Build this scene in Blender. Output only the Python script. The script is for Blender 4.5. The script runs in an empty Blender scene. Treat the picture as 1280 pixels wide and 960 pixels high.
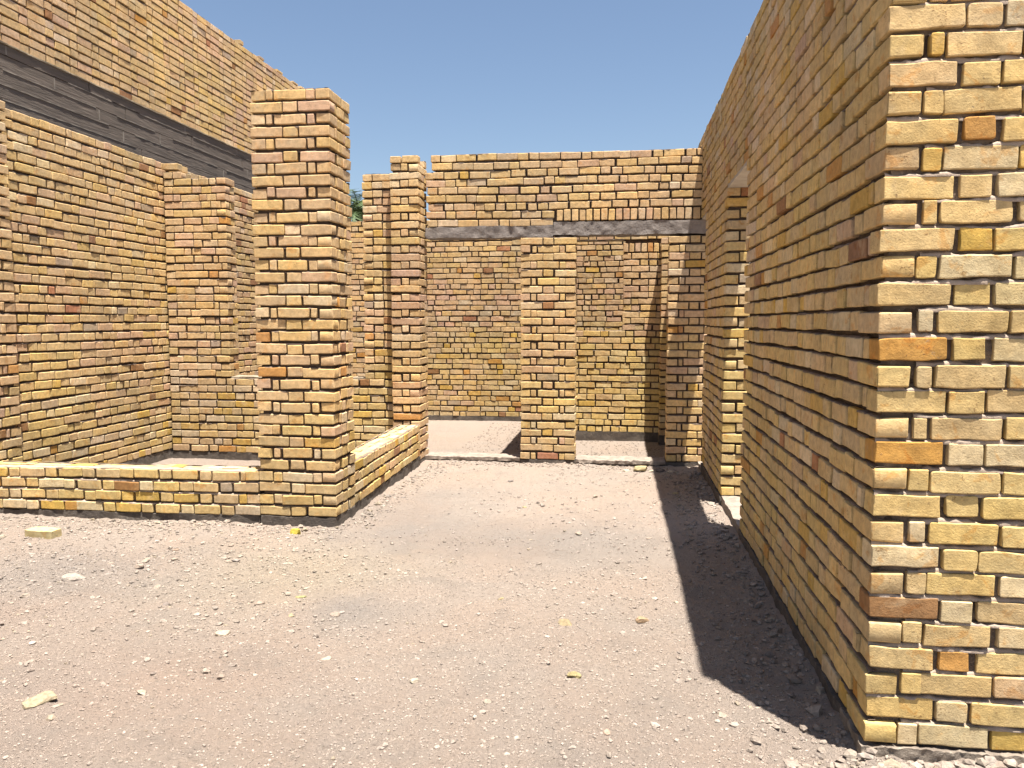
import bpy, math, random
import numpy as np
R = math.radians
S = bpy.context.scene
C = S.collection
rnd = random.Random(7)
PITCH = .0839          # one brick course
SL, HL, CL = .207, .100, .048   # stretcher, header, closer
JT = .012              # upright joint
DP = .100              # depth of one leaf of brick
BJ = .0178             # bed joint

# ------------------------------------------------------------------ noise
def _hash(ix, iy, iz, s):
    n = (ix * 374761393 + iy * 668265263 + iz * 2147483647 + s * 1274126177) & 0xffffffff
    n = ((n ^ (n >> 13)) * 1274126177) & 0xffffffff
    n = ((n ^ (n >> 16)) * 2246822519) & 0xffffffff
    return ((n ^ (n >> 15)) & 0xffffff) / float(0xffffff)

def vnoise(p, s=0):
    """value noise in -1..1 at an (n,3) array of points"""
    i = np.floor(p).astype(np.int64); f = p - i
    f = f * f * (3 - 2 * f)
    x, y, z = i[:, 0], i[:, 1], i[:, 2]
    out = 0
    for a in (0, 1):
        wa = f[:, 0] if a else 1 - f[:, 0]
        for b in (0, 1):
            wb = f[:, 1] if b else 1 - f[:, 1]
            for c in (0, 1):
                wc = f[:, 2] if c else 1 - f[:, 2]
                out = out + wa * wb * wc * _hash(x + a, y + b, z + c, s)
    return out * 2 - 1

# ------------------------------------------------------------------ scene helpers
def mesh_obj(name, v, f, mat, parent=None, smooth=True, col=None, colname='brick_tint'):
    me = bpy.data.meshes.new(name)
    v = np.asarray(v, dtype=np.float32); f = np.asarray(f, dtype=np.int32)
    k = f.shape[1]
    me.vertices.add(len(v)); me.vertices.foreach_set('co', v.ravel())
    me.loops.add(f.size); me.loops.foreach_set('vertex_index', f.ravel())
    me.polygons.add(len(f))
    me.polygons.foreach_set('loop_start', np.arange(0, f.size, k, dtype=np.int32))
    me.update(calc_edges=True)
    me.polygons.foreach_set('use_smooth', np.full(len(f), smooth, dtype=bool) if isinstance(smooth, bool) else smooth)
    if col is not None:
        a = me.attributes.new(colname, 'FLOAT_COLOR', 'POINT')
        c4 = np.ones((len(v), 4), dtype=np.float32); c4[:, :3] = col
        a.data.foreach_set('color', c4.ravel())
    me.materials.append(mat)
    me.validate()
    o = bpy.data.objects.new(name, me); C.objects.link(o)
    if parent: o.parent = parent
    return o

def tag(o, label, cat, group=None, kind=None):
    if label: o['label'] = label
    if cat: o['category'] = cat
    if group: o['group'] = group
    if kind: o['kind'] = kind
    return o

def thing(name, label, cat, loc=(0, 0, 0), rz=0, group=None):
    o = bpy.data.objects.new(name, None); C.objects.link(o)
    o.empty_display_size = .3
    o.location = loc; o.rotation_euler = (0, 0, rz)
    return tag(o, label, cat, group, 'thing')

# ------------------------------------------------------------------ materials
def new_mat(name):
    m = bpy.data.materials.new(name); m.use_nodes = True
    nt = m.node_tree; nt.nodes.clear()
    out = nt.nodes.new('ShaderNodeOutputMaterial'); b = nt.nodes.new('ShaderNodeBsdfPrincipled')
    b.inputs['Roughness'].default_value = .92
    b.inputs['Specular IOR Level'].default_value = .2
    nt.links.new(b.outputs[0], out.inputs[0])
    return m, nt, b

def N(nt, t, **kw):
    n = nt.nodes.new('ShaderNode' + t)
    for k, v in kw.items():
        if k in n.inputs.keys(): n.inputs[k].default_value = v
        else: setattr(n, k, v)
    return n

def noise(nt, co, scale, detail=4, rough=.55, dist=0):
    n = N(nt, 'TexNoise'); n.inputs['Scale'].default_value = scale
    n.inputs['Detail'].default_value = detail; n.inputs['Roughness'].default_value = rough
    n.inputs['Distortion'].default_value = dist
    nt.links.new(co, n.inputs['Vector']); return n.outputs['Fac']

def ramp(nt, fac, a, b, lo=0., hi=1.):
    n = N(nt, 'MapRange', interpolation_type='SMOOTHSTEP')
    n.inputs['From Min'].default_value = a; n.inputs['From Max'].default_value = b
    n.inputs['To Min'].default_value = lo; n.inputs['To Max'].default_value = hi
    nt.links.new(fac, n.inputs['Value']); return n.outputs[0]

def mix(nt, fac, a, b, mode='MIX'):
    n = N(nt, 'Mix', data_type='RGBA', blend_type=mode)
    for sock, v in ((n.inputs[0], fac), (n.inputs[6], a), (n.inputs[7], b)):
        if hasattr(v, 'links'): nt.links.new(v, sock)
        else: sock.default_value = v if not isinstance(v, tuple) else (*v, 1)
    return n.outputs[2]

def mul(nt, a, b):
    n = N(nt, 'Math', operation='MULTIPLY')
    for s, v in ((n.inputs[0], a), (n.inputs[1], b)):
        if hasattr(v, 'links'): nt.links.new(v, s)
        else: s.default_value = v
    return n.outputs[0]

def bump(nt, b, h, dist, strength=1.):
    n = N(nt, 'Bump'); n.inputs['Distance'].default_value = dist; n.inputs['Strength'].default_value = strength
    nt.links.new(h, n.inputs['Height']); nt.links.new(n.outputs[0], b.inputs['Normal'])

def coord(nt):
    return N(nt, 'NewGeometry').outputs['Position']

def brick_mat(name, orange=.5, dust=.5):
    m, nt, b = new_mat(name); co = coord(nt)
    at = N(nt, 'Attribute', attribute_name='brick_tint').outputs['Color']
    c = mix(nt, ramp(nt, noise(nt, co, 9, 5, .6), .3, .7, .0, .5), at, mix(nt, 1., at, (1.12, 1.0, .80), 'MULTIPLY'))
    # orange burn marks inside the clay
    st = ramp(nt, noise(nt, co, 14, 5, .6, .6), .57, .66, 0, orange)
    c = mix(nt, st, c, mix(nt, 1., c, (.92, .62, .30), 'MULTIPLY'))
    # dusty pale film and smeared mortar
    du = ramp(nt, noise(nt, co, 6.3, 6, .65, .3), .54, .72, 0, dust)
    c = mix(nt, du, c, (.50, .385, .235))
    # small dark pits and cracks
    pit = ramp(nt, noise(nt, co, 75, 3, .6), .64, .74, 0, .6)
    c = mix(nt, pit, c, (.17, .10, .055))
    # drag lines of the wire cut, clusters of brown specks, grey dirt smudges
    mp = N(nt, 'Mapping'); mp.inputs['Scale'].default_value = (9, 9, 150); nt.links.new(co, mp.inputs['Vector'])
    c = mix(nt, mul(nt, ramp(nt, noise(nt, mp.outputs[0], 1, 4, .6), .59, .70, 0, .25), ramp(nt, noise(nt, co, 11, 3), .48, .6)), c, (.22, .14, .075))
    c = mix(nt, mul(nt, ramp(nt, noise(nt, co, 150, 3, .7), .55, .64, 0, .8), ramp(nt, noise(nt, co, 12, 4, .6), .55, .64)), c, (.20, .105, .04))
    c = mix(nt, ramp(nt, noise(nt, co, 17, 6, .7, 1.2), .64, .70, 0, .55), c, (.24, .19, .14))
    br = ramp(nt, noise(nt, co, 33, 4, .65), .3, .7, .82, 1.13)
    # weather stains: broad dirty areas and runs of rain down the wall
    br = mul(nt, br, ramp(nt, noise(nt, co, .9, 5, .6, .5), .35, .65, .90, 1.05))
    mq = N(nt, 'Mapping'); mq.inputs['Scale'].default_value = (5, 5, .45); nt.links.new(co, mq.inputs['Vector'])
    br = mul(nt, br, ramp(nt, noise(nt, mq.outputs[0], 1, 5, .65), .54, .72, 1., .84))
    hs = N(nt, 'HueSaturation'); nt.links.new(br, hs.inputs['Value']); nt.links.new(c, hs.inputs['Color'])
    nt.links.new(hs.outputs[0], b.inputs['Base Color'])
    h = mix(nt, .45, noise(nt, co, 26, 6, .62), noise(nt, co, 150, 4, .7))
    h = mix(nt, .08, h, noise(nt, mp.outputs[0], 1, 4, .6))
    bump(nt, b, h, .0045, .85)
    return m

def plain_mat(name, c1, c2, scale=7, c3=None, bd=.01, bs=45, hi=.7):
    m, nt, b = new_mat(name); co = coord(nt)
    c = mix(nt, ramp(nt, noise(nt, co, scale, 6, .62, .2), .35, .65), c1, c2)
    if c3: c = mix(nt, ramp(nt, noise(nt, co, scale * 3.1, 5, .65), .56, .72, 0, .8), c, c3)
    nt.links.new(c, b.inputs['Base Color'])
    bump(nt, b, noise(nt, co, bs, 7, .7), bd, hi)
    return m

M_near = brick_mat('yellow_brick_clay', .5, .45)
M_far = brick_mat('sandy_brick_clay', .35, .5)
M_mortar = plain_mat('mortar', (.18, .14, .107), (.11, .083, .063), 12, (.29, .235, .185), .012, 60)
M_mortar_far = plain_mat('joint_shade_mortar', (.10, .072, .052), (.068, .048, .036), 12, (.16, .12, .09), .012, 60)  # mortar colour darkened to carry the shadow inside the joints
M_thr = plain_mat('dusty_threshold', (.29, .237, .195), (.20, .163, .135), 13, (.33, .275, .225), .014, 40)
M_lip_far = plain_mat('joint_shade_lip', (.20, .15, .115), (.135, .10, .075), 10, (.26, .205, .16), .006, 80)  # lip colour lowered as well, deepening the painted joint shadow
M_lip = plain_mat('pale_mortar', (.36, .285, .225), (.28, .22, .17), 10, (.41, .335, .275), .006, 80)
M_cap = plain_mat('mortar_screed', (.31, .255, .185), (.23, .19, .135), 13, (.36, .30, .225), .012, 40)
M_plinth = plain_mat('dark_footing_concrete', (.125, .105, .088), (.075, .064, .056), 11, (.19, .165, .14), .014, 40)
M_foot = plain_mat('rough_footing_concrete', (.27, .225, .18), (.16, .13, .105), 13, (.34, .29, .235), .03, 30)
M_lintel = plain_mat('lintel_concrete', (.42, .37, .30), (.34, .30, .25), 6, None, .005, 50)
M_beam = plain_mat('grey_beam_concrete', (.225, .195, .175), (.175, .152, .138), 14, (.27, .24, .21), .016, 38)

def band_mat():
    m, nt, b = new_mat('board_marked_concrete'); co = coord(nt)
    mp = N(nt, 'Mapping'); mp.inputs['Scale'].default_value = (1, .22, 3.2); nt.links.new(co, mp.inputs['Vector'])
    n1 = noise(nt, mp.outputs[0], 7, 6, .62, .3)
    c = mix(nt, ramp(nt, n1, .32, .68), (.145, .118, .098), (.100, .083, .070))
    c = mix(nt, ramp(nt, noise(nt, co, 3.1, 5, .6), .58, .74, 0, .5), c, (.15, .125, .105))
    nt.links.new(c, b.inputs['Base Color'])
    bump(nt, b, noise(nt, mp.outputs[0], 22, 6, .65), .012, .7)
    return m
M_band = band_mat()
M_fin = plain_mat('grout_fin', (.24, .21, .18), (.15, .13, .11), 9, None, .004, 50)

def ground_mat():
    m, nt, b = new_mat('dusty_rubble_ground'); co = coord(nt)
    at = N(nt, 'Attribute', attribute_name='soil_tint').outputs['Color']
    c = mix(nt, ramp(nt, noise(nt, co, 1.1, 6, .6, .4), .35, .65, 0, .8), at, mix(nt, 1., at, (1.05, .98, .93), 'MULTIPLY'))
    c = mix(nt, ramp(nt, noise(nt, co, 2.7, 5, .62), .52, .70, 0, .4), c, (.34, .29, .25))
    c = mix(nt, ramp(nt, noise(nt, co, 26, 5, .7), .54, .72, 0, .5), c, (.47, .40, .33))
    c = mix(nt, ramp(nt, noise(nt, co, 52, 4, .75), .55, .66, 0, .65), c, (.27, .21, .17))  # dark specks painted in for the shade of small crevices
    c = mix(nt, ramp(nt, noise(nt, co, 150, 4, .75), .55, .70, 0, .6), c, (.42, .355, .285))
    nt.links.new(c, b.inputs['Base Color'])
    h = mix(nt, .5, noise(nt, co, 30, 8, .72), noise(nt, co, 110, 5, .75))
    bump(nt, b, h, .08, 1.)
    return m
M_ground = ground_mat()

def attr_mat(name, an, bs=90, bd=.006, var=.25):
    m, nt, b = new_mat(name); co = coord(nt)
    at = N(nt, 'Attribute', attribute_name=an).outputs['Color']
    br = ramp(nt, noise(nt, co, 70, 4, .65), .3, .7, 1 - var, 1 + var)
    hs = N(nt, 'HueSaturation'); nt.links.new(br, hs.inputs['Value']); nt.links.new(at, hs.inputs['Color'])
    nt.links.new(hs.outputs[0], b.inputs['Base Color'])
    bump(nt, b, noise(nt, co, bs, 6, .7), bd, .8)
    return m
M_stone = attr_mat('broken_stone', 'stone_tint')

# ------------------------------------------------------------------ bricks
PAL = {'sand': (.405, .310, .185), 'yellow': (.43, .325, .165), 'pink': (.39, .285, .195), 'pale': (.44, .365, .255),
       'orange': (.36, .205, .075), 'brown': (.22, .125, .070), 'gold': (.41, .285, .095), 'red': (.29, .15, .092), 'grey': (.29, .24, .185)}
PAL = {k: (c[0] * 1.23, c[1] * 1.185, c[2] * 1.05) for k, c in PAL.items()}
MIXES = {'near': dict(sand=34, yellow=46, pink=3, pale=10, orange=1.4, brown=.6, gold=4, red=.4, grey=.5),
         'front': dict(sand=34, yellow=40, pink=2, pale=14, orange=2.5, brown=1, gold=5, red=.3, grey=.4),
         'mid': dict(sand=52, yellow=27, pink=9, pale=6, orange=1.6, brown=.8, gold=1.5, red=.5, grey=.5),
         'dusty': dict(sand=58, yellow=16, pink=17, pale=7, orange=.8, brown=.9, gold=.5, red=.45, grey=.8)}

class Bricks:
    def __init__(s, seed, mixname='mid', low=None):
        s.r = random.Random(seed); s.b = []; s.led = []; s.mix = mixname; s.low = low; s.seed = seed
    def colour(s, z):
        mn = s.mix
        if s.low and s.r.random() < max(0, min(1, (s.low[1] - z) / .8)): mn = s.low[0]
        d = MIXES[mn]; k = s.r.choices(list(d), list(d.values()))[0]
        c = PAL[k]
        if mn in ('mid', 'dusty'): c = (c[0] * 1.09, c[1] * 1.045, c[2] * 1.08)
        v = s.r.uniform(.90, 1.08); w = s.r.uniform(-.014, .014)
        return (c[0] * v + w * .4, c[1] * v, max(.03, c[2] * v - w))
    def add(s, axis, a, b, f0, f1, z0, z1, lod, skew=True):
        if b - a < .02: return
        r = s.r
        dz = r.gauss(0, .0012); df = r.gauss(0, .0022)
        if lod == 2 and b - a < .13: lod = 3 if b - a > .07 else 4
        s.b.append((axis, (a + b) / 2, (f0 + f1) / 2 + df, (z0 + z1) / 2 + dz, (b - a) / 2, abs(f1 - f0) / 2,
                    (z1 - z0) / 2, *s.colour((z0 + z1) / 2), lod, r.gauss(0, .010), r.gauss(0, .010), r.random() * 1000))
    def seq(s, L, own0, own1, style):
        """lengths of the bricks that fill a strip of length L; closers next to corners it does not own"""
        if style == 'mixed':
            out = []; x = 0
            while x < L - .02:
                l = s.r.choices([SL, HL, .155, .075], [50, 34, 10, 4])[0]
                if L - x - l - JT < .045: l = L - x
                if l > SL * 1.2: l = l / 2
                out.append(l); x += l + JT
            if not out: out = [L]
        else:
            pre = [] if own0 else [CL]; post = [] if own1 else [CL]
            fixed = sum(pre) + sum(post) + SL + JT * (len(pre) + len(post))
            unit = SL + HL + 2 * JT
            k = int(round((L - fixed) / unit))
            if k < 0 or L < SL * .8:
                out = [L] if L < SL * 1.3 else [L / 2, L / 2]
            else:
                out = pre + [SL]
                for i in range(k): out += [HL, SL]
                out += post
        tot = sum(out) + JT * (len(out) - 1)
        sc = (L - JT * (len(out) - 1)) / (tot - JT * (len(out) - 1))
        return [l * sc for l in out]
    def strip(s, axis, a0, a1, face, inward, z, own0=True, own1=True, style='flemish', lod=0, h=None, depth=DP, drop=0., wob=.004):
        L = a1 - a0
        if L < .02: return
        h = (PITCH - BJ) if h is None else h
        x = a0
        ph = s.r.random() * 6
        if L > .15: s.led.append((axis, a0, a1, face, inward, z + h - .001, ph, wob, lod))
        for l in s.seq(L, own0, own1, style):
            j = s.r.gauss(0, .0022)
            jl = min(max(s.r.gauss(0, .004), -.006), .005)
            zz = z + wob * math.sin(x * 2.1 + ph) + s.r.gauss(0, .0018)
            if not (drop and s.r.random() < drop):
                s.add(axis, x + j + jl, x + l + j - jl, face, face + inward * depth * (1 if l > .06 else .8), zz, zz + h, lod)
            x += l + JT
    def ring(s, x0, x1, y0, y1, z0, n, par=0, style='flemish', lod=(0, 0, 0, 0), pitch=PITCH, drop=0., jl=.010):
        """n courses round a rectangle; lod = detail of (front, back, left, right)"""
        for k in range(n):
            z = z0 + k * pitch; a = (k + par) % 2 == 0
            h = pitch - BJ
            o = 0 if a else DP + JT
            s.strip(0, x0 + o, x1 - o, y0, 1, z, a, a, style, lod[0], h, drop=drop)
            if y1 - y0 > .13: s.strip(0, x0 + o, x1 - o, y1, -1, z, a, a, style, lod[1], h)
            o = DP + JT if a else 0
            if (y1 - y0) - 2 * o > .03:
                s.strip(1, y0 + o, y1 - o, x0, 1, z, not a, not a, style, lod[2], h, drop=drop)
                if x1 - x0 > .13: s.strip(1, y0 + o, y1 - o, x1, -1, z, not a, not a, style, lod[3], h, drop=drop)
    def build(s, name, mat, parent):
        V, F, K, SM = [], [], [], []; off = 0
        B = np.array(s.b, dtype=np.float64)
        for lod in (0, 1, 2, 3, 4):
            b = B[B[:, 10] == lod]
            if not len(b): continue
            ax, faces = TEMPL[lod]
            n = len(ax[0][0])
            bev = np.minimum((.0032, .0034, .0022, .0022, .0022)[lod], b[:, 6] * .3)[:, None]
            P = []
            for d, half in ((0, b[:, 4]), (1, b[:, 5]), (2, b[:, 6])):
                f, o, e = ax[d]
                P.append(f[None] * half[:, None] + o[None] * bev)
            ext = np.stack([ax[d][2] for d in range(3)], 1)            # -1/0/1 extreme per axis
            cnt = np.abs(ext).sum(1)
            pull = np.where(cnt == 2, .34, np.where(cnt == 3, .5, 0.))
            L, D, Z = [P[d] - ext[:, d][None] * pull[None] * bev for d in range(3)]
            sid = b[:, 13][:, None]
            # worn, rounded corners in the plane of the face
            rad = .002 + .009 * (np.sin(sid * 7.3) * .5 + .5) ** 1.5
            cl, cz = np.maximum(0, np.abs(L) - (b[:, 4][:, None] - rad)), np.maximum(0, np.abs(Z) - (b[:, 6][:, None] - rad))
            q = np.hypot(cl, cz); k_ = np.where(q > rad, rad / np.maximum(q, 1e-6), 1.)
            L = L - np.sign(L) * cl * (1 - k_); Z = Z - np.sign(Z) * cz * (1 - k_)
            flat = np.stack([L + sid * 3.1, D, Z + sid * 1.7], 2).reshape(-1, 3)
            # crumbled arrises and uneven faces
            edge = (cnt >= 2)[None] * 1.0 + (cnt < 2)[None] * .12
            chip = np.maximum(0, vnoise(flat * 26, 1) - .25).reshape(L.shape) * .013 * edge
            big = np.maximum(0, vnoise(flat * 9 + 50, 4) - .50).reshape(L.shape) * .034 * ((cnt >= 2)[None] + .15)
            chip = chip + big
            nl = vnoise(flat * 13 + 7, 2).reshape(L.shape); nd = vnoise(flat * 17 + 31, 3).reshape(L.shape); nz = vnoise(flat * 13 + 91, 5).reshape(L.shape)
            L2 = L + nl * .0045 - np.sign(L) * chip * (np.abs(ext[:, 0])[None])
            Z2 = Z + nz * .0042 - np.sign(Z) * chip * (np.abs(ext[:, 2])[None])
            D2 = D + nd * .0022 - np.sign(D) * chip * (np.abs(ext[:, 1])[None])
            Z2 = Z2 + L * b[:, 11][:, None]
            D2 = D2 + L * b[:, 12][:, None] * .9
            isx = (b[:, 0] == 0)[:, None]
            X = np.where(isx, L2 + b[:, 1][:, None], D2 + b[:, 2][:, None])
            Y = np.where(isx, D2 + b[:, 2][:, None], L2 + b[:, 1][:, None])
            ZZ = Z2 + b[:, 3][:, None]
            V.append(np.stack([X, Y, ZZ], 2).reshape(-1, 3))
            fc = faces[None] + (np.arange(len(b)) * n)[:, None, None]
            fc = np.where((b[:, 0] == 0)[:, None, None], fc, fc[:, :, ::-1])
            F.append(fc.reshape(-1, 4) + off); SM.append(np.full(fc.shape[0] * fc.shape[1], lod > 0))
            off += n * len(b)
            pc = np.where((b[:, 0] == 0)[:, None], b[:, 1:3], b[:, 2:0:-1]); pc = np.concatenate([pc, b[:, 3:4]], 1)
            n1, n2 = vnoise(pc * 1.1 + s.seed, 6), vnoise(pc * 2.6 + s.seed, 7)
            bc = b[:, 7:10] * (1 + .09 * n1 + .07 * n2)[:, None] * np.stack([1 + 0 * n1, 1 - .035 * n2, 1 - .12 * n1], 1)
            K.append(np.repeat(np.clip(bc, .02, .66), n, 0))
        if s.led: s.ledges(parent)
        return mesh_obj(name, np.concatenate(V), np.concatenate(F), mat, parent, np.concatenate(SM), np.concatenate(K))
    def ledges(s, parent):
        """mortar squeezed out along the top of every course: a ragged lip just behind the brick face"""
        V, F = [], []; off = 0
        for (axis, a0, a1, face, inw, z, ph, wob, lod) in s.led:
            st = (.05, .03, .010, .01, .01)[lod]
            n = max(3, int((a1 - a0) / st) + 1); t = np.linspace(a0 + .003, a1 - .003, n)
            zc = z + wob * np.sin(t * 2.1 + ph)
            sd = ph * 91 + z * 37
            p = np.stack([t * 17, t * 0 + sd, t * 0], 1); p2 = np.stack([t * 55, t * 0 + sd, t * 0 + 4], 1)
            d = .0015 + .011 * np.clip(.5 + .8 * vnoise(p, 1) + .5 * vnoise(p2, 2), 0, 1)
            hh = .0030 + (.0085 if lod > 1 else .0055) * np.clip(.5 + .7 * vnoise(p, 3) + .5 * vnoise(p2, 4), 0, 1)
            if lod > 1 or (s.mix == 'front' and lod == 1): hh = hh * 1.5 + .001; d = d * .8
            rows = [(d + .0015, zc - .004), (d, zc + hh * .35), (d + .004, zc + hh * .8), (d + .012, zc + hh), (d * 0 + .034, zc + hh + .001)]
            for dd, z_ in rows:
                f_ = face + inw * dd
                V.append(np.stack([t, f_, z_] if axis == 0 else [f_, t, z_], 1))
            i = np.arange(5 * n).reshape(5, n) + off
            q = np.stack([i[:-1, :-1], i[:-1, 1:], i[1:, 1:], i[1:, :-1]], 2).reshape(-1, 4)
            if (axis == 0) != (inw > 0): q = q[:, ::-1]
            F.append(q); off += 5 * n
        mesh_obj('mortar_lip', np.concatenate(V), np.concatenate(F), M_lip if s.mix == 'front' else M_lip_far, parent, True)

def template(la, da, za):
    """surface lattice of a box; every axis is a list of (fraction of half size, bevels)"""
    axes = (la, da, za); idx = {}; vs = []
    n = [len(a) for a in axes]
    def vid(i, j, k):
        if (i, j, k) not in idx: idx[(i, j, k)] = len(vs); vs.append((i, j, k))
        return idx[(i, j, k)]
    F = []
    for d in range(3):
        u, v = (d + 1) % 3, (d + 2) % 3
        for e in (0, n[d] - 1):
            for i in range(n[u] - 1):
                for j in range(n[v] - 1):
                    q = []
                    for (p, r) in ((0, 0), (1, 0), (1, 1), (0, 1)):
                        t = [0, 0, 0]; t[d] = e; t[u] = i + p; t[v] = j + r
                        q.append(vid(*t))
                    F.append(q if e else q[::-1])
    vs = np.array(vs); out = []
    for d in range(3):
        f = np.array([axes[d][i][0] for i in vs[:, d]], float); o = np.array([axes[d][i][1] for i in vs[:, d]], float)
        e = np.where(vs[:, d] == 0, -1, np.where(vs[:, d] == n[d] - 1, 1, 0)).astype(float)
        out.append((f, o, e))
    return out, np.array(F)
E4 = [(-1, 0), (-1, 1), (1, -1), (1, 0)]
E5 = [(-1, 0), (-1, 1), (0, 0), (1, -1), (1, 0)]
def En(n): return [(-1, 0), (-1, 1), (-1, 2)] + [(-1 + 2 * i / (n + 1), 0) for i in range(1, n + 1)] + [(1, -2), (1, -1), (1, 0)]
TEMPL = [template(E5, E4, E4), template(En(3), En(0), En(0)), template(En(14), En(2), En(4)), template(En(6), En(2), En(4)), template(En(1), En(2), En(4))]

# ------------------------------------------------------------------ rough boxes (mortar cores, footings, beams)
def rough_box(x0, x1, y0, y1, z0, z1, cell=.05, amp=.006, fr=14, seed=0):
    """box whose faces are fine grids pushed about by noise, closed at the edges"""
    def line(a, b):
        n = max(2, min(900, int(round((b - a) / cell)) + 1)); return np.linspace(a, b, n)
    xs, ys, zs = line(x0, x1), line(y0, y1), line(z0, z1)
    V, F = [], []; off = 0
    def face(a, b, mk, flip):
        nonlocal off
        A, B = np.meshgrid(a, b, indexing='ij')
        V.append(mk(A.ravel(), B.ravel()))
        na, nb = len(a), len(b)
        i = np.arange(na * nb).reshape(na, nb)
        q = np.stack([i[:-1, :-1], i[1:, :-1], i[1:, 1:], i[:-1, 1:]], 2).reshape(-1, 4) + off
        F.append(q[:, ::-1] if flip else q); off += na * nb
    for y, fl in ((y0, 0), (y1, 1)): face(xs, zs, lambda a, b, y=y: np.stack([a, a * 0 + y, b], 1), fl)
    for x, fl in ((x0, 1), (x1, 0)): face(ys, zs, lambda a, b, x=x: np.stack([a * 0 + x, a, b], 1), fl)
    for z, fl in ((z0, 1), (z1, 0)): face(xs, ys, lambda a, b, z=z: np.stack([a, b, a * 0 + z], 1), fl)
    V = np.concatenate(V); F = np.concatenate(F)
    if amp:
        d = np.stack([vnoise(V * fr + 11 * k + seed, k) + .5 * vnoise(V * fr * 2.7 + 5 * k + seed, k + 3) for k in range(3)], 1)
        V = V + d * amp
    return V, F

def join(parts):
    V, F = [], []; o = 0
    for v, f in parts:
        V.append(v); F.append(f + o); o += len(v)
    return np.concatenate(V), np.concatenate(F)

def rough(name, mat, parent, *boxes, cell=.05, amp=.006, fr=14, seed=0):
    v, f = join([rough_box(*b, cell=cell, amp=amp, fr=fr, seed=seed + i * 3.7) for i, b in enumerate(boxes)])
    return mesh_obj(name, v, f, mat, parent, True)

RC = .026       # mortar lies this far behind the brick face
def core(x0, x1, y0, y1, z0, z1): return (x0 + RC, x1 - RC, y0 + RC, y1 - RC, z0, z1 - .012)

# ================================================================== 1. long wall on the right
XR, YR = .811, 2.62
TH = .212
Z0 = .022
D1A, D1B, P1 = 5.35, 6.36, 7.86        # door opening, pier, narrow opening up to the far wall
YF = 8.28                              # front plane of the far wall
w = thing('brick_wall', 'tall yellow brick wall on the right, long shaded face with doorway, sunlit front end', 'wall', (XR, YR, 0))
def loc_b(b, ox, oy): return (b[0] - ox, b[1] - ox, b[2] - oy, b[3] - oy, b[4], b[5])
B = Bricks(11, 'near')
W2 = 3.6                                 # front wall reaches beyond the frame
LINT = 29
FB = Bricks(12, 'front')
YT = 8.50 - YR
for k in range(39):
    z = Z0 + k * PITCH; a = k % 2 == 1       # a: the front leaf owns the corner (stretcher seen from the front)
    segs = [(0, D1A - YR), (D1B - YR, P1 - YR)] if k < LINT else [(0, YT)]
    # front leaf (faces the viewer)
    q = (.207 if a else .379) + 3 * .331
    FB.strip(0, 0 if a else DP + JT, q, 0, 1, z, a, True, lod=2, wob=.003, h=PITCH - .0150)
    FB.strip(0, q + JT, W2, 0, 1, z, lod=0)
    FB.strip(0, TH, W2, TH, -1, z, lod=0)
    for i, (s0, s1) in enumerate(segs):
        own1 = (k % 2 == 0)                  # jambs: every other course shows one full stretcher
        e1 = s1 if (k >= LINT or not own1) else s1 - DP - JT
        if i == 0:
            st = DP + JT if a else 0
            near_end = (.207 if not a else .379) + 6 * .331
            B.strip(1, st, near_end, 0, 1, z, not a, True, lod=1, wob=.003, h=PITCH - .0165)
            B.strip(1, near_end + JT, e1, 0, 1, z, True, True, lod=0 if k >= LINT else 1, wob=.003)
            B.strip(1, TH, s1, TH, -1, z, lod=0)
            if own1 and k < LINT: B.strip(0, 0, TH, s1, -1, z, lod=1)
        else:
            o0 = s0 if own1 else s0 + DP + JT
            B.strip(1, o0, s1, 0, 1, z, lod=1, wob=.003)
            B.strip(1, o0, s1, TH, -1, z, lod=0)
            if not own1: B.strip(0, 0, TH, s0, 1, z, lod=1, style='flemish')
B.build('brickwork', M_near, w)
FB.build('front_brickwork', M_near, w)
zl = Z0 + LINT * PITCH
zt = Z0 + 39 * PITCH
rough('mortar', M_mortar, w, (.020, .62, .020, .05, 0, zt - .012), cell=.010, amp=.0095, fr=19)
rough('mortar', M_mortar_far, w, (RC, W2 - RC, RC, TH - RC, 0, zt - .012), (RC, TH - RC, TH - RC + .001, D1A - YR - RC, 0, zt - .013),
      (RC, TH - RC, D1B - YR + RC, P1 - YR - RC, 0, zl), (RC, TH - RC, D1A - YR - RC + .001, YT - RC, zl + .02, zt - .014), cell=.02, amp=.0045, fr=22)
rough('footing', M_foot, w, (-.008, W2, -.012, TH + .03, -.3, .012), cell=.010, amp=.0065, fr=37)
rough('footing', M_plinth, w, (-.006, TH, TH, D1A - YR, -.3, .016), (-.006, TH, D1B - YR, P1 - YR, -.3, .012), cell=.04, amp=.008, fr=11)
for (a, b) in ((D1A, D1B), (P1, 8.5)):
    rough('lintel', M_lintel, w, (.006, TH - .006, a - YR + .004, b - YR - .004, zl - .022, zl + .012), cell=.04, amp=.001)
# sills on the ground in the two openings
t = rough('concrete_threshold', M_thr, None, (XR + .004, XR + TH + .02, D1A + .01, D1B - .01, -.25, .012), cell=.03, amp=.007, fr=12)
tag(t, 'dusty rough concrete threshold in the doorway of the right wall', 'threshold')
t = rough('concrete_threshold', M_thr, None, (XR + .004, XR + TH + .02, P1 + .01, YF - .01, -.25, -.055), cell=.03, amp=.007, fr=12)
tag(t, 'small pale concrete threshold of the narrow gap between pier and far wall', 'threshold')

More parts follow.
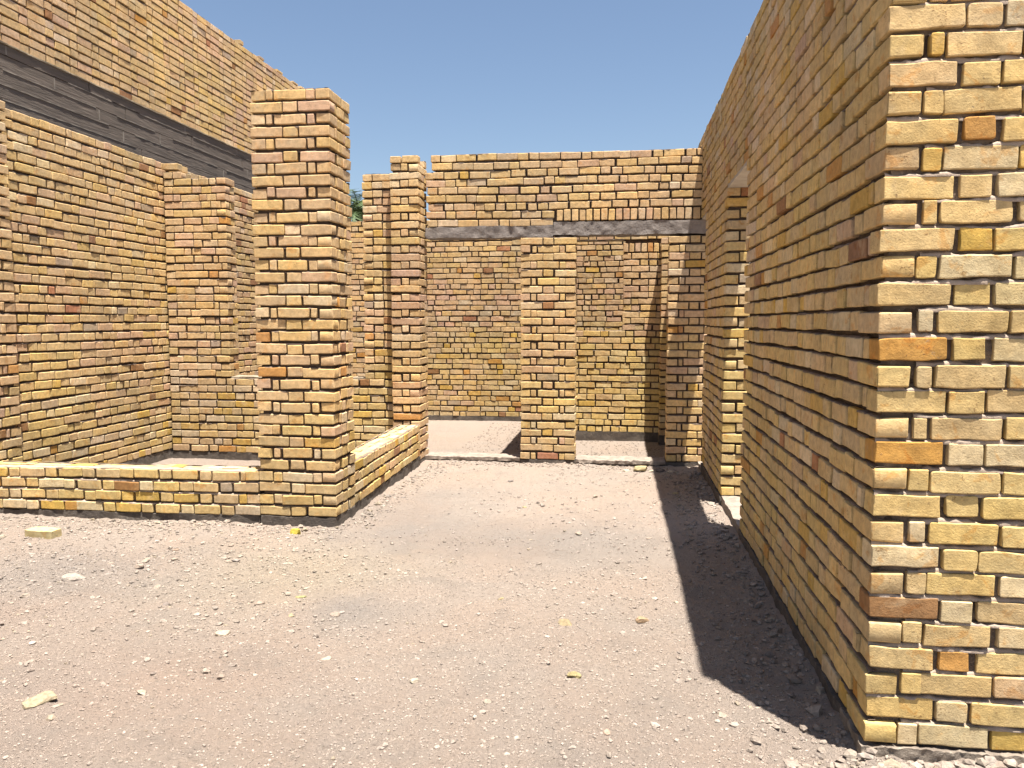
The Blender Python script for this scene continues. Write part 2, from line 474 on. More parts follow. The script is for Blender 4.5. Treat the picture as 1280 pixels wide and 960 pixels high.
# ================================================================== 2. big corner pillar
def pillar(label, x0, x1, y0, y1, z0, n, mixn, lod, seed, par=0, mat=None, top=None, low=None, plinth=None, style='flemish', pitch=PITCH):
    p = thing('brick_pillar', label, 'pillar', ((x0 + x1) / 2, (y0 + y1) / 2, z0))
    hx, hy = (x1 - x0) / 2, (y1 - y0) / 2
    b = Bricks(seed, mixn, (low[0], low[1] - z0) if low else None)
    b.ring(-hx, hx, -hy, hy, 0, n, par, style, lod, pitch=pitch)
    H = n * pitch
    if top:
        for (f0, f1, kk) in top:
            b.strip(0, -hx + f0 * 2 * hx, -hx + f1 * 2 * hx, -hy, 1, H + kk * pitch, lod=1)
            b.strip(0, -hx + f0 * 2 * hx, -hx + f1 * 2 * hx, hy, -1, H + kk * pitch)
    b.build('brickwork', mat or M_far, p)
    rough('mortar', M_mortar_far, p, core(-hx, hx, -hy, hy, -.01, H), cell=.03, amp=.005, fr=20, seed=seed)
    if plinth is not None:
        rough('footing', M_plinth, p, (-hx + .002, hx - .002, -hy + .002, hy - .002, plinth - z0, -.006), cell=.04, amp=.007, fr=11, seed=seed)
    return p
XB = -2.0
pillar('tall square brick pillar at the corner of the two low walls', XB - .575, XB, 5.32, 5.735, .0, 36, 'mid', (1, 0, 0, 1), 21, 0, low=('front', .9), plinth=-.14)

# ================================================================== 3. low walls round the left room
w = thing('brick_wall', 'low four-course sunlit brick wall running left from the corner pillar', 'wall', (-2.578, 5.325, -.004), R(-.9)); w.rotation_euler[1] = R(-.7)
b = Bricks(31, 'front')
b.ring(-2.42, 0, 0, .235, 0, 4, 0, lod=(1, 0, 0, 0))
b.build('brickwork', M_near, w)
rough('mortar', M_mortar_far, w, (-2.40, -.01, RC, .235 - RC, -.01, .30), cell=.03, amp=.005)
rough('mortar_cap', M_cap, w, (-2.41, -.004, .028, .222, .26, .311), cell=.02, amp=.010, fr=15)
rough('footing', M_plinth, w, (-2.42, -.002, .004, .235, -.30, -.006), cell=.04, amp=.008, fr=11)
YS = 7.96
w = thing('brick_wall', 'low brick wall running back from the corner pillar to the small far pillar', 'wall', (-2.005, 5.745, 0), math.atan2(.055, YS - 5.745))
b = Bricks(32, 'mid', ('front', .6))
b.ring(-.235, 0, 0, YS - 5.745, 0, 4, 0, lod=(0, 0, 0, 1))
b.build('brickwork', M_far, w)
rough('mortar', M_mortar_far, w, (-.235 + RC, -RC, .01, YS - 5.755, -.01, .30), cell=.03, amp=.005)
rough('mortar_cap', M_cap, w, (-.222, -.028, .004, YS - 5.75, .26, .311), cell=.02, amp=.010, fr=15)
rough('footing', M_plinth, w, (-.235, -.004, .002, YS - 5.745, -.30, -.006), cell=.04, amp=.008, fr=11)

# ================================================================== 4. small pillar at the far end of the low wall
pillar('narrow brick pillar at the far end of the low side wall', -2.385, -2.085, 8.06, 8.42, -.06, 37, 'dusty', (1, 0, 0, 1), 41, 1,
       top=[(.0, .36, 0), (.42, 1, 0)], low=('mid', 1.2), plinth=-.2)

# ================================================================== 5. back wall of the left room, with a window opening
YBK = 8.17
w = thing('brick_wall', 'brick wall with a wide window gap at the back of the left room', 'wall', (-5.0, YBK, -.05))
b = Bricks(51, 'dusty', ('front', 1.5))
b.ring(.02, 2.60, 0, TH, 0, 10, 0, 'mixed', (1, 0, 0, 0), drop=.0007)
b.ring(.02, .735, 0, TH, 10 * PITCH, 26, 0, 'mixed', (1, 0, 0, 1), drop=.0008)
b.ring(2.28, 2.60, 0, TH, 10 * PITCH, 26, 1, 'mixed', (1, 0, 1, 0), drop=.0008)
for k, e in ((36, .21), (37, .16)):
    b.strip(0, .02, e + .02, 0, 1, k * PITCH, style='mixed', lod=1); b.strip(0, .02, e + .02, TH, -1, k * PITCH, style='mixed')
b.build('brickwork', M_far, w)
rough('mortar', M_mortar_far, w, (.03, 2.60, RC, TH - RC, 0, 10 * PITCH - .012), (.03, .735 - RC, RC, TH - RC, 10 * PITCH - .011, 36 * PITCH - .01),
      (2.28 + RC, 2.60, RC, TH - RC, 10 * PITCH - .011, 36 * PITCH - .01), cell=.03, amp=.005)
rough('mortar_cap', M_cap, w, (.735, 2.28, .012, TH - .01, 10 * PITCH - .03, 10 * PITCH + .004), cell=.03, amp=.006)
rough('footing', M_plinth, w, (.02, 2.60, .003, TH, -.25, -.006), cell=.04, amp=.008, fr=11)

# ================================================================== 6. left wall and its front pier
w = thing('brick_wall', 'long sunlit brick wall along the left side, below the dark concrete band', 'wall', (-5.0, 0, -.03))
b = Bricks(61, 'dusty', ('near', 1.2))
for k in range(38):
    z = k * PITCH
    b.strip(1, 3.5, 12.2, 0, -1, z, style='mixed', lod=1 if True else 0, drop=.0007, depth=DP)
    if k > 33: b.strip(1, 3.5, 12.2, -TH, 1, z, style='mixed', lod=0)
b.build('brickwork', M_far, w)
rough('mortar', M_mortar_far, w, (-TH + .0, -RC, 3.5, 12.2, -.01, 38 * PITCH - .012), cell=.04, amp=.005)
rough('footing', M_plinth, w, (-TH, -.002, 3.5, 12.2, -.25, -.006), cell=.05, amp=.008, fr=11)
pillar('shallow brick pier on the left wall at the left edge of the view', -5.07, -4.865, 5.30, 5.80, -.03, 38, 'dusty', (1, 0, 0, 1), 62, 0, low=('near', 1.2), plinth=-.2)

# ================================================================== 7. neighbour's tall wall with dark concrete band
XN = -5.42
w = thing('brick_wall', "neighbouring building's tall brick wall above a dark board-marked concrete band", 'wall', (XN, 0, 0))
b = Bricks(71, 'dusty')
YN0, YN1 = .5, 15.3
for k in range(18):
    b.strip(1, YN0, YN1 + rnd.uniform(-.02, .02), 0, -1, 3.855 + k * PITCH, lod=0, style='flemish')
    if k > 14: b.strip(1, YN0, YN1, -TH, 1, 3.855 + k * PITCH, lod=0)
# loose half bricks left on the top
for y in np.arange(6, 15.2, .31):
    if rnd.random() < .45: b.add(1, y, y + rnd.choice([.1, .2, .15]), -.01, -.11, 3.855 + 18 * PITCH, 3.855 + 18 * PITCH + rnd.uniform(.02, .065), 0)
b.build('brickwork', M_far, w)
rough('mortar', M_mortar_far, w, (-TH, -RC, YN0, YN1, 3.84, 3.855 + 18 * PITCH - .012), cell=.05, amp=.005)
rough('lower_wall', M_plinth, w, (-TH, -.03, YN0, YN1, -.3, 2.72), cell=.1, amp=.004)
bx, fx = [], []
zz = 2.72
lay = [(.17, -.001), (.17, .0)] + [(.118, o) for o in (-.002, .001, -.001, .0005, -.0015)] + [(.085, .003)]
tot = 3.842 - zz; sc = tot / sum(h for h, _ in lay)
for i, (h, o) in enumerate(lay):
    y = YN0 + rnd.uniform(-.5, .5) * (i < 7)
    while y < YN1:
        l = rnd.choice([1.1, 1.35, 1.8, 2.2]); e = min(y + l, YN1)
        if YN1 - e < .6: e = YN1
        bx.append((-TH, rnd.uniform(-.0005, .0005) + (.003 if i == 7 else 0), max(y, YN0) + .006, e - .006, zz + .003, zz + h * sc - .003))
        if rnd.random() < .75 and e - max(y, YN0) > .5:      # grout that squeezed out between the boards
            q = max(y, YN0) + rnd.uniform(0, .3); fx.append((-.04, rnd.uniform(.003, .006), q, e - rnd.uniform(.05, .25), zz + h * sc - .005, zz + h * sc + .004))
        if rnd.random() < .45: fx.append((-.03, .004, e - .008, e + .006, zz + .01, zz + h * sc - .01))
        y = e
    zz += h * sc
bx.append((-TH + .01, -.055, YN0, YN1, 2.72, 3.84))
rough('concrete_band', M_band, w, *bx, cell=.06, amp=.0007, fr=7)
rough('grout_fins', M_fin, w, *fx, cell=.04, amp=.002, fr=21)
rough('mortar_lip', M_cap, w, (-.05, .016, YN0, YN1, 3.841, 3.853), cell=.05, amp=.006, fr=9)

# ================================================================== 8. far wall: pillars, upper wall on a concrete beam
pillar('middle brick pillar holding up the concrete beam of the far wall', -1.037, -.461, YF - .04, YF + .22, -.06, 28, 'dusty', (1, 0, 0, 0), 81, 1, low=('front', .8), plinth=-.2)
pillar('mostly shaded brick pillar under the right beam end, beside the right wall', .490, 1.02, YF, YF + .22, -.06, 28, 'mid', (1, 0, 0, 0), 82, 1, plinth=-.2)
w = thing('brick_wall', 'nine-course sunlit brick wall resting on the grey concrete beam across the back', 'wall', (-2.06, YF, 2.40))
b = Bricks(83, 'dusty', ('mid', 9))
XE = XR - .002 + 2.06; XM = -.70 + 2.06
CP = .0845
for k in range(9):
    z = .004 + k * CP
    e = XE if k > 1 else XM
    st = [.02, .0, .03, .0, .02, .0, .0, .075, .055][k]
    b.strip(0, st, e, 0, 1, z, style='mixed', lod=1, h=CP - BJ, drop=.0007, wob=.006); b.strip(0, st, e, TH, -1, z, style='mixed', h=CP - BJ)
    b.strip(1, DP + .005, TH - DP - .005, st, 1, z)
x = XM + .035
while x < XE - .05:                       # row of bricks set on edge over the right beam
    q = rnd.uniform(.060, .070)
    b.add(0, x, x + q, 0, .1, .048, .160, 1); b.add(0, x, x + q, .11, .21, .048, .160, 0); x += q + .013
b.build('brickwork', M_far, w)
rough('mortar', M_mortar_far, w, (.10, XE, RC, TH - RC, .05, 9 * CP - .012), cell=.03, amp=.005)
rough('beam', M_beam, w, (.0, XM - .004, -.006, TH + .006, -.115, .0), cell=.02, amp=.007, fr=13)
rough('beam', M_beam, w, (XM + .004, XE + .20, -.004, TH + .008, -.104, .034), cell=.02, amp=.007, fr=17)

# ================================================================== 9. rooms behind
w = thing('brick_wall', 'farthest sunlit brick wall, seen between the pillars under the beam', 'wall', (-5.0, 12.25, -.10))
b = Bricks(91, 'dusty', ('front', 1.9))
b.ring(.02, 6.0, 0, TH, 0, 37, 0, 'mixed', (0, 0, 0, 0), drop=.001)
b.build('brickwork', M_far, w)
rough('mortar', M_mortar_far, w, core(.0, 6.02, 0, TH, 0, 37 * PITCH), cell=.04, amp=.005)
rough('footing', M_plinth, w, (0, 6.0, -.004, TH, -.2, -.004), cell=.05, amp=.008, fr=11)
YRB = 10.40
w = thing('brick_wall', 'sunlit brick wall with a window gap and a shaded corner pier behind the right opening', 'wall', (-.75, YRB, -.05))
b = Bricks(92, 'dusty', ('near', 1.5))
b.ring(0, 1.56, 0, TH, 0, 16, 0, 'mixed', (0, 0, 0, 0), drop=.0007)
b.ring(.785, 1.56, 0, TH, 16 * PITCH, 12, 0, 'mixed', (0, 0, 0, 0))
x = .785
while x < 1.52:
    q = rnd.uniform(.060, .070); b.add(0, x, x + q, 0, .1, 28 * PITCH + .004, 28 * PITCH + .112, 0); b.add(0, x, x + q, .11, .21, 28 * PITCH + .004, 28 * PITCH + .112, 0); x += q + .013
b.ring(1.262, 1.56, -.235, -.01, 0, 30, 1, 'flemish', (0, 0, 0, 0))
b.ring(.0, 1.56, 0, TH, 30 * PITCH, 7, 0, 'mixed', (0, 0, 0, 0))
b.build('brickwork', M_far, w)
rough('mortar', M_mortar_far, w, core(0, 1.56, 0, TH, 0, 16 * PITCH), core(.785, 1.56, 0, TH, 16 * PITCH - .013, 30 * PITCH), core(0, 1.56, 0, TH, 30 * PITCH - .01, 37 * PITCH), core(1.262, 1.56, -.235, 0, 0, 30 * PITCH), cell=.04, amp=.004)
rough('lintel', M_lintel, w, (.004, .80, .004, TH - .004, 29.88 * PITCH, 30 * PITCH - .003), cell=.05, amp=.002)
rough('footing', M_plinth, w, (0, 1.56, -.004, TH, -.2, -.004), (1.26, 1.56, -.24, -.005, -.2, -.004), cell=.05, amp=.007, fr=11)
w = thing('brick_wall', 'brick partition wall running back behind the middle pillar between the two rooms', 'wall', (-.97, YF + .24, -.10))
b = Bricks(93, 'mid'); b.ring(0, TH, 0, 3.45, 0, 37, 0, 'mixed', (0, 0, 0, 0)); b.build('brickwork', M_far, w)
rough('mortar', M_mortar_far, w, core(0, TH, 0, 3.45, -.1, 37 * PITCH), cell=.06, amp=.004)
w = thing('brick_wall', 'brick side wall of the right back room, continuing the long right wall', 'wall', (XR, 8.52, -.06))
b = Bricks(94, 'mid'); b.ring(0, TH, 0, 3.6, 0, 40, 0, 'mixed', (0, 0, 0, 0)); b.build('brickwork', M_far, w)
rough('mortar', M_mortar_far, w, core(0, TH, 0, 3.6, -.1, 40 * PITCH), cell=.06, amp=.004)
# sills across the two far openings
for (x0, x1, yo, lab, am) in ((-2.08, -1.045, .03, 'dusty concrete threshold across the left far opening, beside the middle pillar', .009), (-.455, .485, .05, 'crumbling dusty threshold across the right far opening, partly in shade', .014)):
    t = thing('concrete_threshold', lab, 'threshold', ((x0 + x1) / 2, YF, -.10)); hw = (x1 - x0) / 2
    rough('slab', M_thr, t, (-hw, hw, -yo, .24, .012, .045), cell=.015, amp=am * .75, fr=27)
    rough('footing', M_plinth, t, (-hw, hw, -yo + .012, .23, -.2, .02), cell=.03, amp=.006, fr=11)

# ================================================================== ground
def sstep(a, b, x):
    t = np.clip((x - a) / (b - a), 0, 1); return t * t * (3 - 2 * t)
def gh(x, y):
    x = np.asarray(x, float); y = np.asarray(y, float)
    base = -.048 - .055 * sstep(2.6, 8.2, y)
    room = np.maximum((y > 8.40) * (x < 1.0), (x < -2.12) * (y > 5.45))
    z = np.where(room > 0, np.where(x < -2.1, np.where(y < 8.3, -.135, -.175), -.175), base)
    p = np.stack([x, y, x * 0], 1)
    amp = np.where(room > 0, .4, 1.)
    near = np.exp(-(np.hypot(x, y - 4) / 25) ** 2)
    z = z + amp * near * (.014 * vnoise(p * 1.7, 1) + .008 * vnoise(p * 6, 2) + .0075 * vnoise(p * 17, 3) + .0065 * vnoise(p * 42, 4))
    # dirt piled against the foot of the walls
    z = z + .004 * np.exp(-np.maximum(0, 5.30 - y) / .10) * (x < -1.95) * (y < 5.4)
    z = z + .035 * np.exp(-np.maximum(0, 2.60 - y) / .05) * (x > .8) * (y < 2.63) * (.6 + .8 * vnoise(p * 9, 8))
    z = z + .025 * np.exp(-np.maximum(0, .80 - x) / .06) * (y > 2.55) * (y < 8.2) * (x < .83)
    z = z + .004 * np.exp(-np.maximum(0, x + 2.05) / .07) * (y > 5.3) * (y < 8) * (x > -2.1)
    return z
def axis(pts):
    out = []
    for (a, b, n) in pts: out += list(np.linspace(a, b, n, endpoint=False))
    return np.array(out + [pts[-1][1]])
gx = axis([(-400, -60, 8), (-60, -12, 14), (-12, -5.2, 24), (-5.2, -3.4, 60), (-3.4, 1.3, 380), (1.3, 4.5, 40), (4.5, 20, 12), (20, 400, 10)])
gy = axis([(-400, -20, 8), (-20, 0, 16), (0, 1.6, 20), (1.6, 4.2, 220), (4.2, 8.3, 220), (8.3, 8.42, 8), (8.42, 12.4, 90), (12.4, 30, 24), (30, 900, 14)])
X, Y = np.meshgrid(gx, gy, indexing='ij')
xs, ys = X.ravel(), Y.ravel()
zs = gh(xs, ys)
i = np.arange(len(xs)).reshape(X.shape)
F = np.stack([i[:-1, :-1], i[1:, :-1], i[1:, 1:], i[:-1, 1:]], 2).reshape(-1, 4)
# soil kinds: pinkish dust, grey cement patches, yellow brick dust
BASE = np.array([.485, .402, .338]); GREY = np.array([.385, .332, .292]); YEL = np.array([.49, .41, .305]); RED = np.array([.485, .372, .30])
def soil(x, y):
    def blob(cx, cy, rx, ry): return np.exp(-(((x - cx) / rx) ** 2 + ((y - cy) / ry) ** 2))
    p2 = np.stack([x, y, x * 0], 1)
    wob = vnoise(p2 * 1.9, 21) * .6 + vnoise(p2 * 5, 22) * .4 + vnoise(p2 * 14, 23) * .25
    gm = np.clip(blob(-.75, 5.2, .9, .55) + blob(-1.35, 3.75, .24, .22) + .8 * blob(-3.3, 4.2, .9, .5) + .8 * blob(-1.6, 6.0, .6, .8) + .35 * wob, 0, 1)
    ym = np.clip(blob(-1.9, 4.35, .75, .7) + .3 * wob - .1, 0, 1) * .8
    rm = np.clip(blob(-2.0, 2.7, .9, .5) + blob(-3.2, 3.4, .7, .4) + .4 * wob - .1, 0, 1) * .7
    col = BASE[None] * np.ones((len(x), 1))
    for mk, cc in ((ym, YEL), (rm, RED), (gm, GREY)): col = col * (1 - mk[:, None]) + cc[None] * mk[:, None]
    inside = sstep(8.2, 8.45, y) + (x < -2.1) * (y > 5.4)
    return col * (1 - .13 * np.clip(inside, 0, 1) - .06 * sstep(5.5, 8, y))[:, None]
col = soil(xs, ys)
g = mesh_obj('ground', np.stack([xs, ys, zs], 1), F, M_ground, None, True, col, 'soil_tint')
tag(g, 'dusty pale building-site ground strewn with brick dust and grit', 'ground', kind='structure')

# ------------------------------------------------------------------ stones
def ico():
    t = (1 + 5 ** .5) / 2
    v = np.array([(-1, t, 0), (1, t, 0), (-1, -t, 0), (1, -t, 0), (0, -1, t), (0, 1, t), (0, -1, -t), (0, 1, -t), (t, 0, -1), (t, 0, 1), (-t, 0, -1), (-t, 0, 1)], float)
    f = np.array([(0, 11, 5), (0, 5, 1), (0, 1, 7), (0, 7, 10), (0, 10, 11), (1, 5, 9), (5, 11, 4), (11, 10, 2), (10, 7, 6), (7, 1, 8),
                  (3, 9, 4), (3, 4, 2), (3, 2, 6), (3, 6, 8), (3, 8, 9), (4, 9, 5), (2, 4, 11), (6, 2, 10), (8, 6, 7), (9, 8, 1)])
    return v / np.linalg.norm(v[0]), f
IV, IF = ico()
STONE_COLS = np.array([(.38, .31, .245), (.345, .275, .22), (.28, .24, .21), (.44, .37, .285), (.41, .325, .185), (.22, .18, .155), (.36, .26, .195)])
rs = np.random.RandomState(5)
def pebbles(n, xr, yr, smin, smax, pw=2.6, dens=None, mixs=.6):
    x = rs.uniform(*xr, n); y = rs.uniform(*yr, n)
    if dens is not None:
        k = rs.rand(n) < dens(x, y); x, y = x[k], y[k]
    k = ~(((x > .79) & (y > 2.6) & (y < 8.6)) | ((x < -1.98) & (y > 5.3))); x, y = x[k], y[k]
    n = len(x)
    s = smin + (smax - smin) * rs.rand(n) ** pw
    sc = s[:, None] * np.stack([rs.uniform(.7, 1.5, n), rs.uniform(.7, 1.3, n), rs.uniform(.35, .8, n)], 1)
    v = IV[None] * (1 + rs.uniform(-.28, .28, (n, 12, 1))) * sc[:, None]
    a = rs.uniform(0, 6.28, n); ca, sa = np.cos(a)[:, None], np.sin(a)[:, None]
    vx = v[..., 0] * ca - v[..., 1] * sa + x[:, None]; vy = v[..., 0] * sa + v[..., 1] * ca + y[:, None]
    vz = v[..., 2] + (gh(x, y) + sc[:, 2] * .35)[:, None]
    c = .80 * STONE_COLS[rs.choice(7, n, p=[.24, .24, .14, .14, .08, .08, .08])] * rs.uniform(.85, 1.15, (n, 1))
    c = c * (1 - mixs) + mixs * soil(x, y) * rs.uniform(.62, 1.08, (n, 1))
    c = c * .66
    f = (IF[None] + (np.arange(n) * 12)[:, None, None]).reshape(-1, 3)
    return np.stack([vx, vy, vz], 2).reshape(-1, 3), f, np.repeat(c, 12, 0)
left = lambda x, y: np.clip(.25 + .9 * np.exp(-((x + 2.9) / 1.2) ** 2 - ((y - 4.2) / .9) ** 2) + .5 * vnoise(np.stack([x, y, x * 0], 1) * 2.3, 9), .05, 1)
P = [pebbles(2600, (-1.95, .7), (8.6, 12.1), .004, .014, 2.0), pebbles(42000, (-3.9, 1.0), (1.9, 4.6), .0016, .0055, 1.8, None, .9), pebbles(9000, (-4.7, .8), (2.1, 8.2), .005, .015, 2.2, left, .95), pebbles(15000, (-4.6, 1.0), (1.9, 5.3), .002, .009, 2.4, left),
     pebbles(5000, (-4.8, .8), (3.2, 8.3), .003, .013, 2.6, left),
     pebbles(600, (-4.4, .8), (2.0, 8.0), .008, .018, 2.8, left),
     pebbles(1500, (-4.6, -1.9), (5.0, 5.32), .002, .014, 2.6), pebbles(900, (-2.0, -1.75), (5.3, 8.0), .002, .014, 2.6), pebbles(700, (-1.9, .5), (8.0, 8.26), .003, .016, 2.4), pebbles(1400, (.45, .8), (2.3, 8.0), .002, .018, 2.8), pebbles(150, (.68, .80), (2.5, 7.8), .01, .03, 1.6), pebbles(120, (-4.6, -1.95), (5.2, 5.33), .008, .024, 1.8), pebbles(90, (-2.0, -1.86), (5.3, 8.0), .008, .024, 1.8), pebbles(60, (.8, 1.4), (2.48, 2.6), .01, .03, 1.5), pebbles(500, (.55, 1.3), (2.35, 2.62), .003, .022, 2.0),
     pebbles(500, (-5.0, -2.1), (5.2, 5.33), .003, .012)]
vs, fs, cs = [], [], []; o = 0
for v, f, c in P: vs.append(v); fs.append(f + o); cs.append(c); o += len(v)
g = mesh_obj('gravel', np.concatenate(vs), np.concatenate(fs), M_stone, None, False, np.concatenate(cs), 'stone_tint')
tag(g, 'fine grit and pebbles scattered over the dusty ground', 'gravel', kind='stuff')

def rock(name, x, y, dims, col, rz, label, cat, group=None, seed=0, lift=.12, blocky=0.):
    """broken lump: a subdivided icosphere squared off and chipped by noise"""
    v, f = IV.copy(), IF.copy()
    for _ in range(2):
        mid = {}; vl = list(v); nf = []
        def m(a, b):
            k = (min(a, b), max(a, b))
            if k not in mid:
                q = (vl[a] + vl[b]) / 2; mid[k] = len(vl); vl.append(q / np.linalg.norm(q))
            return mid[k]
        for a, b_, c in f:
            ab, bc, ca = m(a, b_), m(b_, c), m(c, a)
            nf += [(a, ab, ca), (b_, bc, ab), (c, ca, bc), (ab, bc, ca)]
        v = np.array(vl); f = np.array(nf)
    if blocky: v = v / (np.max(np.abs(v), 1)[:, None] ** blocky)
    # flat broken facets
    r = np.random.RandomState(seed)
    for _ in range(7):
        nrm = r.normal(size=3); nrm /= np.linalg.norm(nrm); d = r.uniform(.55, .85)
        over = np.maximum(0, v @ nrm - d); v = v - over[:, None] * nrm
    v = v * (1 + .10 * vnoise(v * 2.3 + seed, 3)[:, None])
    v = v * np.array(dims)[None] / 2
    c = (.74 if name == 'brick_fragment' else .84) * np.array(col)[None] * np.ones((len(v), 1))
    o = mesh_obj(name, v, f, M_stone, None, False, c, 'stone_tint')
    o.location = (x, y, float(gh([x], [y])[0]) + dims[2] * (.4 if name == 'brick_fragment' else lift) * .5); o.rotation_euler = (r.uniform(-.12, .12), r.uniform(-.12, .12), rz)
    return tag(o, label, cat, group)

# one whole brick lying by the low wall
lb = Bricks(201, 'front'); lb.b = []
lb.add(0, -.1035, .1035, -.05, .05, 0, .066, 2); lb.b[0] = lb.b[0][:7] + (.44, .36, .23) + lb.b[0][10:]
o = lb.build('loose_brick', M_near, None)
o.location = (-3.90, 4.80, float(gh([-3.9], [4.8])[0]) - .012); o.rotation_euler = (0, R(1), R(-3))
tag(o, 'whole pale yellow brick lying on the ground before the low wall', 'brick')
rock('brick_fragment', -2.215, 5.09, (.075, .06, .055), (.46, .36, .06), .2, 'bright yellow brick fragment on the ground beside the foot of the corner pillar', 'brick fragment', seed=2, blocky=.6)
rock('brick_fragment', -2.17, 2.60, (.15, .10, .035), (.36, .29, .19), .5, 'flat broken pale brick slab at the lower left of the ground', 'brick fragment', seed=3, blocky=.5)
rock('brick_fragment', -.24, 3.68, (.078, .045, .036), (.30, .235, .14), -.1, 'small squared tan brick chip near the middle of the open ground', 'brick fragment', seed=4, blocky=.75)
rock('brick_fragment', .123, 3.76, (.065, .05, .035), (.36, .245, .15), .4, 'rounded orange brick chip on open ground near the shadow edge', 'brick fragment', seed=5, blocky=.3)
rock('brick_fragment', -.17, 3.11, (.06, .035, .026), (.32, .26, .13), .1, 'little olive-tan brick chip on the open ground below the squared chip', 'brick fragment', seed=6, blocky=.5)
rock('brick_fragment', -1.675, 3.90, (.085, .03, .012), (.33, .30, .14), .25, 'thin yellow-green sliver on the dusty ground in front of the corner pillar', 'brick fragment', seed=7, blocky=.4)
rock('brick_fragment', .23, 7.95, (.16, .11, .07), (.45, .36, .20), .1, 'largest pale brick lump against the crumbling threshold of the right far opening', 'brick fragment', seed=8, blocky=.6)
rock('stone', .42, 7.93, (.10, .07, .05), (.16, .13, .11), .1, 'dark stone beside the pale lumps at the right far threshold', 'stone', seed=9, blocky=.2)
for i, (x, y) in enumerate(((.08, 7.96), (.50, 7.86), (.33, 7.9), (.57, 7.9))):
    rock('stone', x, y, (rnd.uniform(.05, .10), .06, .04), (.42, .36, .27), rnd.random() * 3, 'pale mortar lump lying against the right far threshold', 'stone', 'pale lumps along the right far threshold', seed=10 + i, blocky=.3)
rock('stone', -3.05, 3.97, (.14, .09, .05), (.31, .265, .225), .3, 'largest grey-brown flat stone on the rough left part of the ground', 'stone', seed=20, blocky=.3)
rock('stone', -1.82, 3.35, (.075, .055, .045), (.40, .32, .24), .8, 'pale pinkish stone alone on the open ground below the corner pillar', 'stone', seed=21, blocky=.4)
n = 0
for i in range(52):
    if i < 26: x, y = rnd.gauss(-2.9, .75), rnd.gauss(4.0, .55)
    else: x, y = rnd.uniform(-2.4, .55), rnd.uniform(2.35, 7.4)
    if x > .7 or y > 7.9 or (x < -2.0 and y > 5.15) or x < -4.6 or y < 2.1: continue
    c = STONE_COLS[rs.choice(7, p=[.26, .26, .10, .18, .08, .04, .08])] * rs.uniform(.8, 1.0)
    s = rnd.uniform(.024, .052)
    rock('stone', x, y, (s * rnd.uniform(1, 1.5), s, s * rnd.uniform(.4, .7)), tuple(c * .9), rnd.random() * 6.28, 'small dusty broken stone lying loose on the open ground', 'stone', 'small stones scattered on the ground', seed=30 + i, blocky=rnd.choice([.1, .3, .5]))

# ================================================================== palm behind
M_bark = plain_mat('palm_bark', (.12, .085, .055), (.07, .05, .035), 9, None, .03, 12)
def leaf_mat():
    m, nt, b = new_mat('palm_leaf'); co = coord(nt)
    nt.links.new(mix(nt, noise(nt, co, 3, 3), (.05, .085, .028), (.085, .115, .045)), b.inputs['Base Color'])
    b.inputs['Roughness'].default_value = .6
    return m
M_leaf = leaf_mat()
PX, PY, PH = -7.35, 21.5, 4.35
t = thing('palm_tree', 'green palm tree behind the walls, showing in the gap right of the corner pillar', 'palm tree', (PX, PY, -.1))
n, m_ = 22, 12
v = []
for k in range(n + 1):
    zz = PH * k / n; rr = .20 - .05 * k / n + .015 * (k % 2)
    for q in range(m_): v.append((rr * math.cos(q * 6.283 / m_) + .12 * math.sin(zz * .5), rr * math.sin(q * 6.283 / m_), zz))
f = [(k * m_ + q, k * m_ + (q + 1) % m_, (k + 1) * m_ + (q + 1) % m_, (k + 1) * m_ + q) for k in range(n) for q in range(m_)]
mesh_obj('trunk', v, f, M_bark, t, True)
v, f = [], []
hx0 = .12 * math.sin(PH * .5)
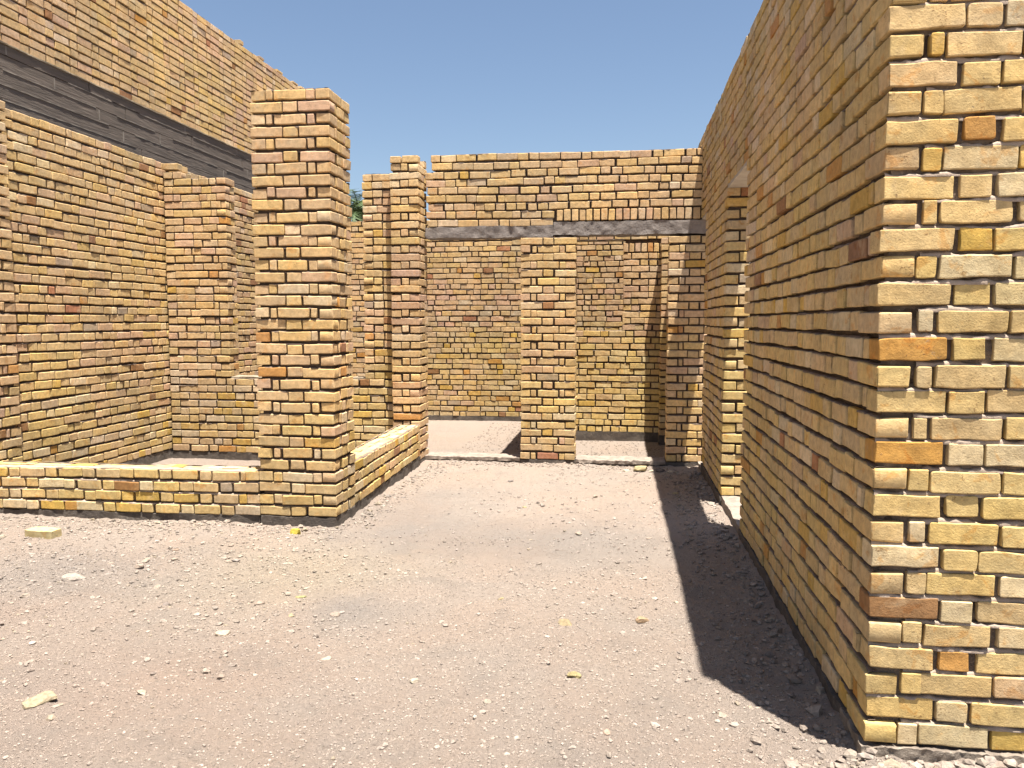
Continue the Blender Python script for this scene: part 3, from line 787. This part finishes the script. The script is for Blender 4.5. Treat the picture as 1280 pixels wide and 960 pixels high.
for k in range(46):
    az = k * 2.399; el = R(78 - 95 * (k / 46)) ; L = rnd.uniform(1.5, 1.9)
    x = y = 0; p = np.array([hx0, 0, PH - .05]); d_el = el
    pts = []
    for s_ in range(13):
        pts.append(p.copy()); d = np.array([math.cos(az) * math.cos(d_el), math.sin(az) * math.cos(d_el), math.sin(d_el)])
        p = p + d * L / 12; d_el -= R(7.5 + s_ * .5)
    side = np.array([-math.sin(az), math.cos(az), 0])
    for s_ in range(12):
        a, c = pts[s_], pts[s_ + 1]; o = len(v)
        v += [a - side * .015, a + side * .015, c + side * .012, c - side * .012]; f.append((o, o + 1, o + 2, o + 3))
        if s_ < 1: continue
        for sg in (-1, 1):
            for h in (0., .33, .66):
                q = a + (c - a) * h; ln = .34 * math.sin(math.pi * min(1, (s_ + h) / 12 * .9 + .1)) + .06
                dr = side * sg * .8 + (c - a) / np.linalg.norm(c - a) * .6 + np.array([0, 0, rnd.uniform(-.35, .15)])
                e = q + dr * ln; wv = (c - a) / np.linalg.norm(c - a) * .016; o = len(v)
                v += [q - wv, q + wv, e + wv * .2, e - wv * .2]; f.append((o, o + 1, o + 2, o + 3))
mesh_obj('crown', v, f, M_leaf, t, False)

# ================================================================== light, sky, camera
sd = np.array([.139, -.177, 1.0]); sd /= np.linalg.norm(sd)
el = math.asin(sd[2]); az = math.atan2(sd[0], sd[1])
W = bpy.data.worlds.new('World'); S.world = W; W.use_nodes = True
nt = W.node_tree; bg = nt.nodes['Background']
sky = nt.nodes.new('ShaderNodeTexSky'); sky.sky_type = 'NISHITA'; sky.sun_disc = False
sky.sun_elevation = el; sky.sun_rotation = az
sky.air_density = 1.0; sky.dust_density = 1.2; sky.ozone_density = 1.0; sky.altitude = 0
nt.links.new(sky.outputs[0], bg.inputs[0]); bg.inputs[1].default_value = .05
L = bpy.data.lights.new('sun', 'SUN'); L.energy = 5.0; L.angle = R(.5); L.color = (1, .95, .87)
lo = bpy.data.objects.new('sun', L); C.objects.link(lo)
from mathutils import Vector, Matrix
lo.rotation_euler = Vector(tuple(sd)).to_track_quat('Z', 'Y').to_euler(); lo.location = (3, -4, 12)

f_px = 982.; VPX, VPY = 775., 402.
th = math.atan((480 - VPY) / f_px); psi = math.atan((VPX - 640) / f_px * math.cos(th))
cam = bpy.data.cameras.new('camera'); co = bpy.data.objects.new('camera', cam); C.objects.link(co)
cam.sensor_width = 36; cam.lens = f_px / 1280 * 36; cam.clip_end = 2000; cam.clip_start = .05
co.location = (0, 0, 1.4); co.rotation_euler = (R(90) - th, 0, psi)
S.camera = co
S.view_settings.view_transform = 'Standard'; S.view_settings.look = 'None'
S.view_settings.exposure = 1.62; S.view_settings.gamma = 1; S.view_settings.use_curve_mapping = False
S.cycles.max_bounces = 8; S.cycles.diffuse_bounces = 2
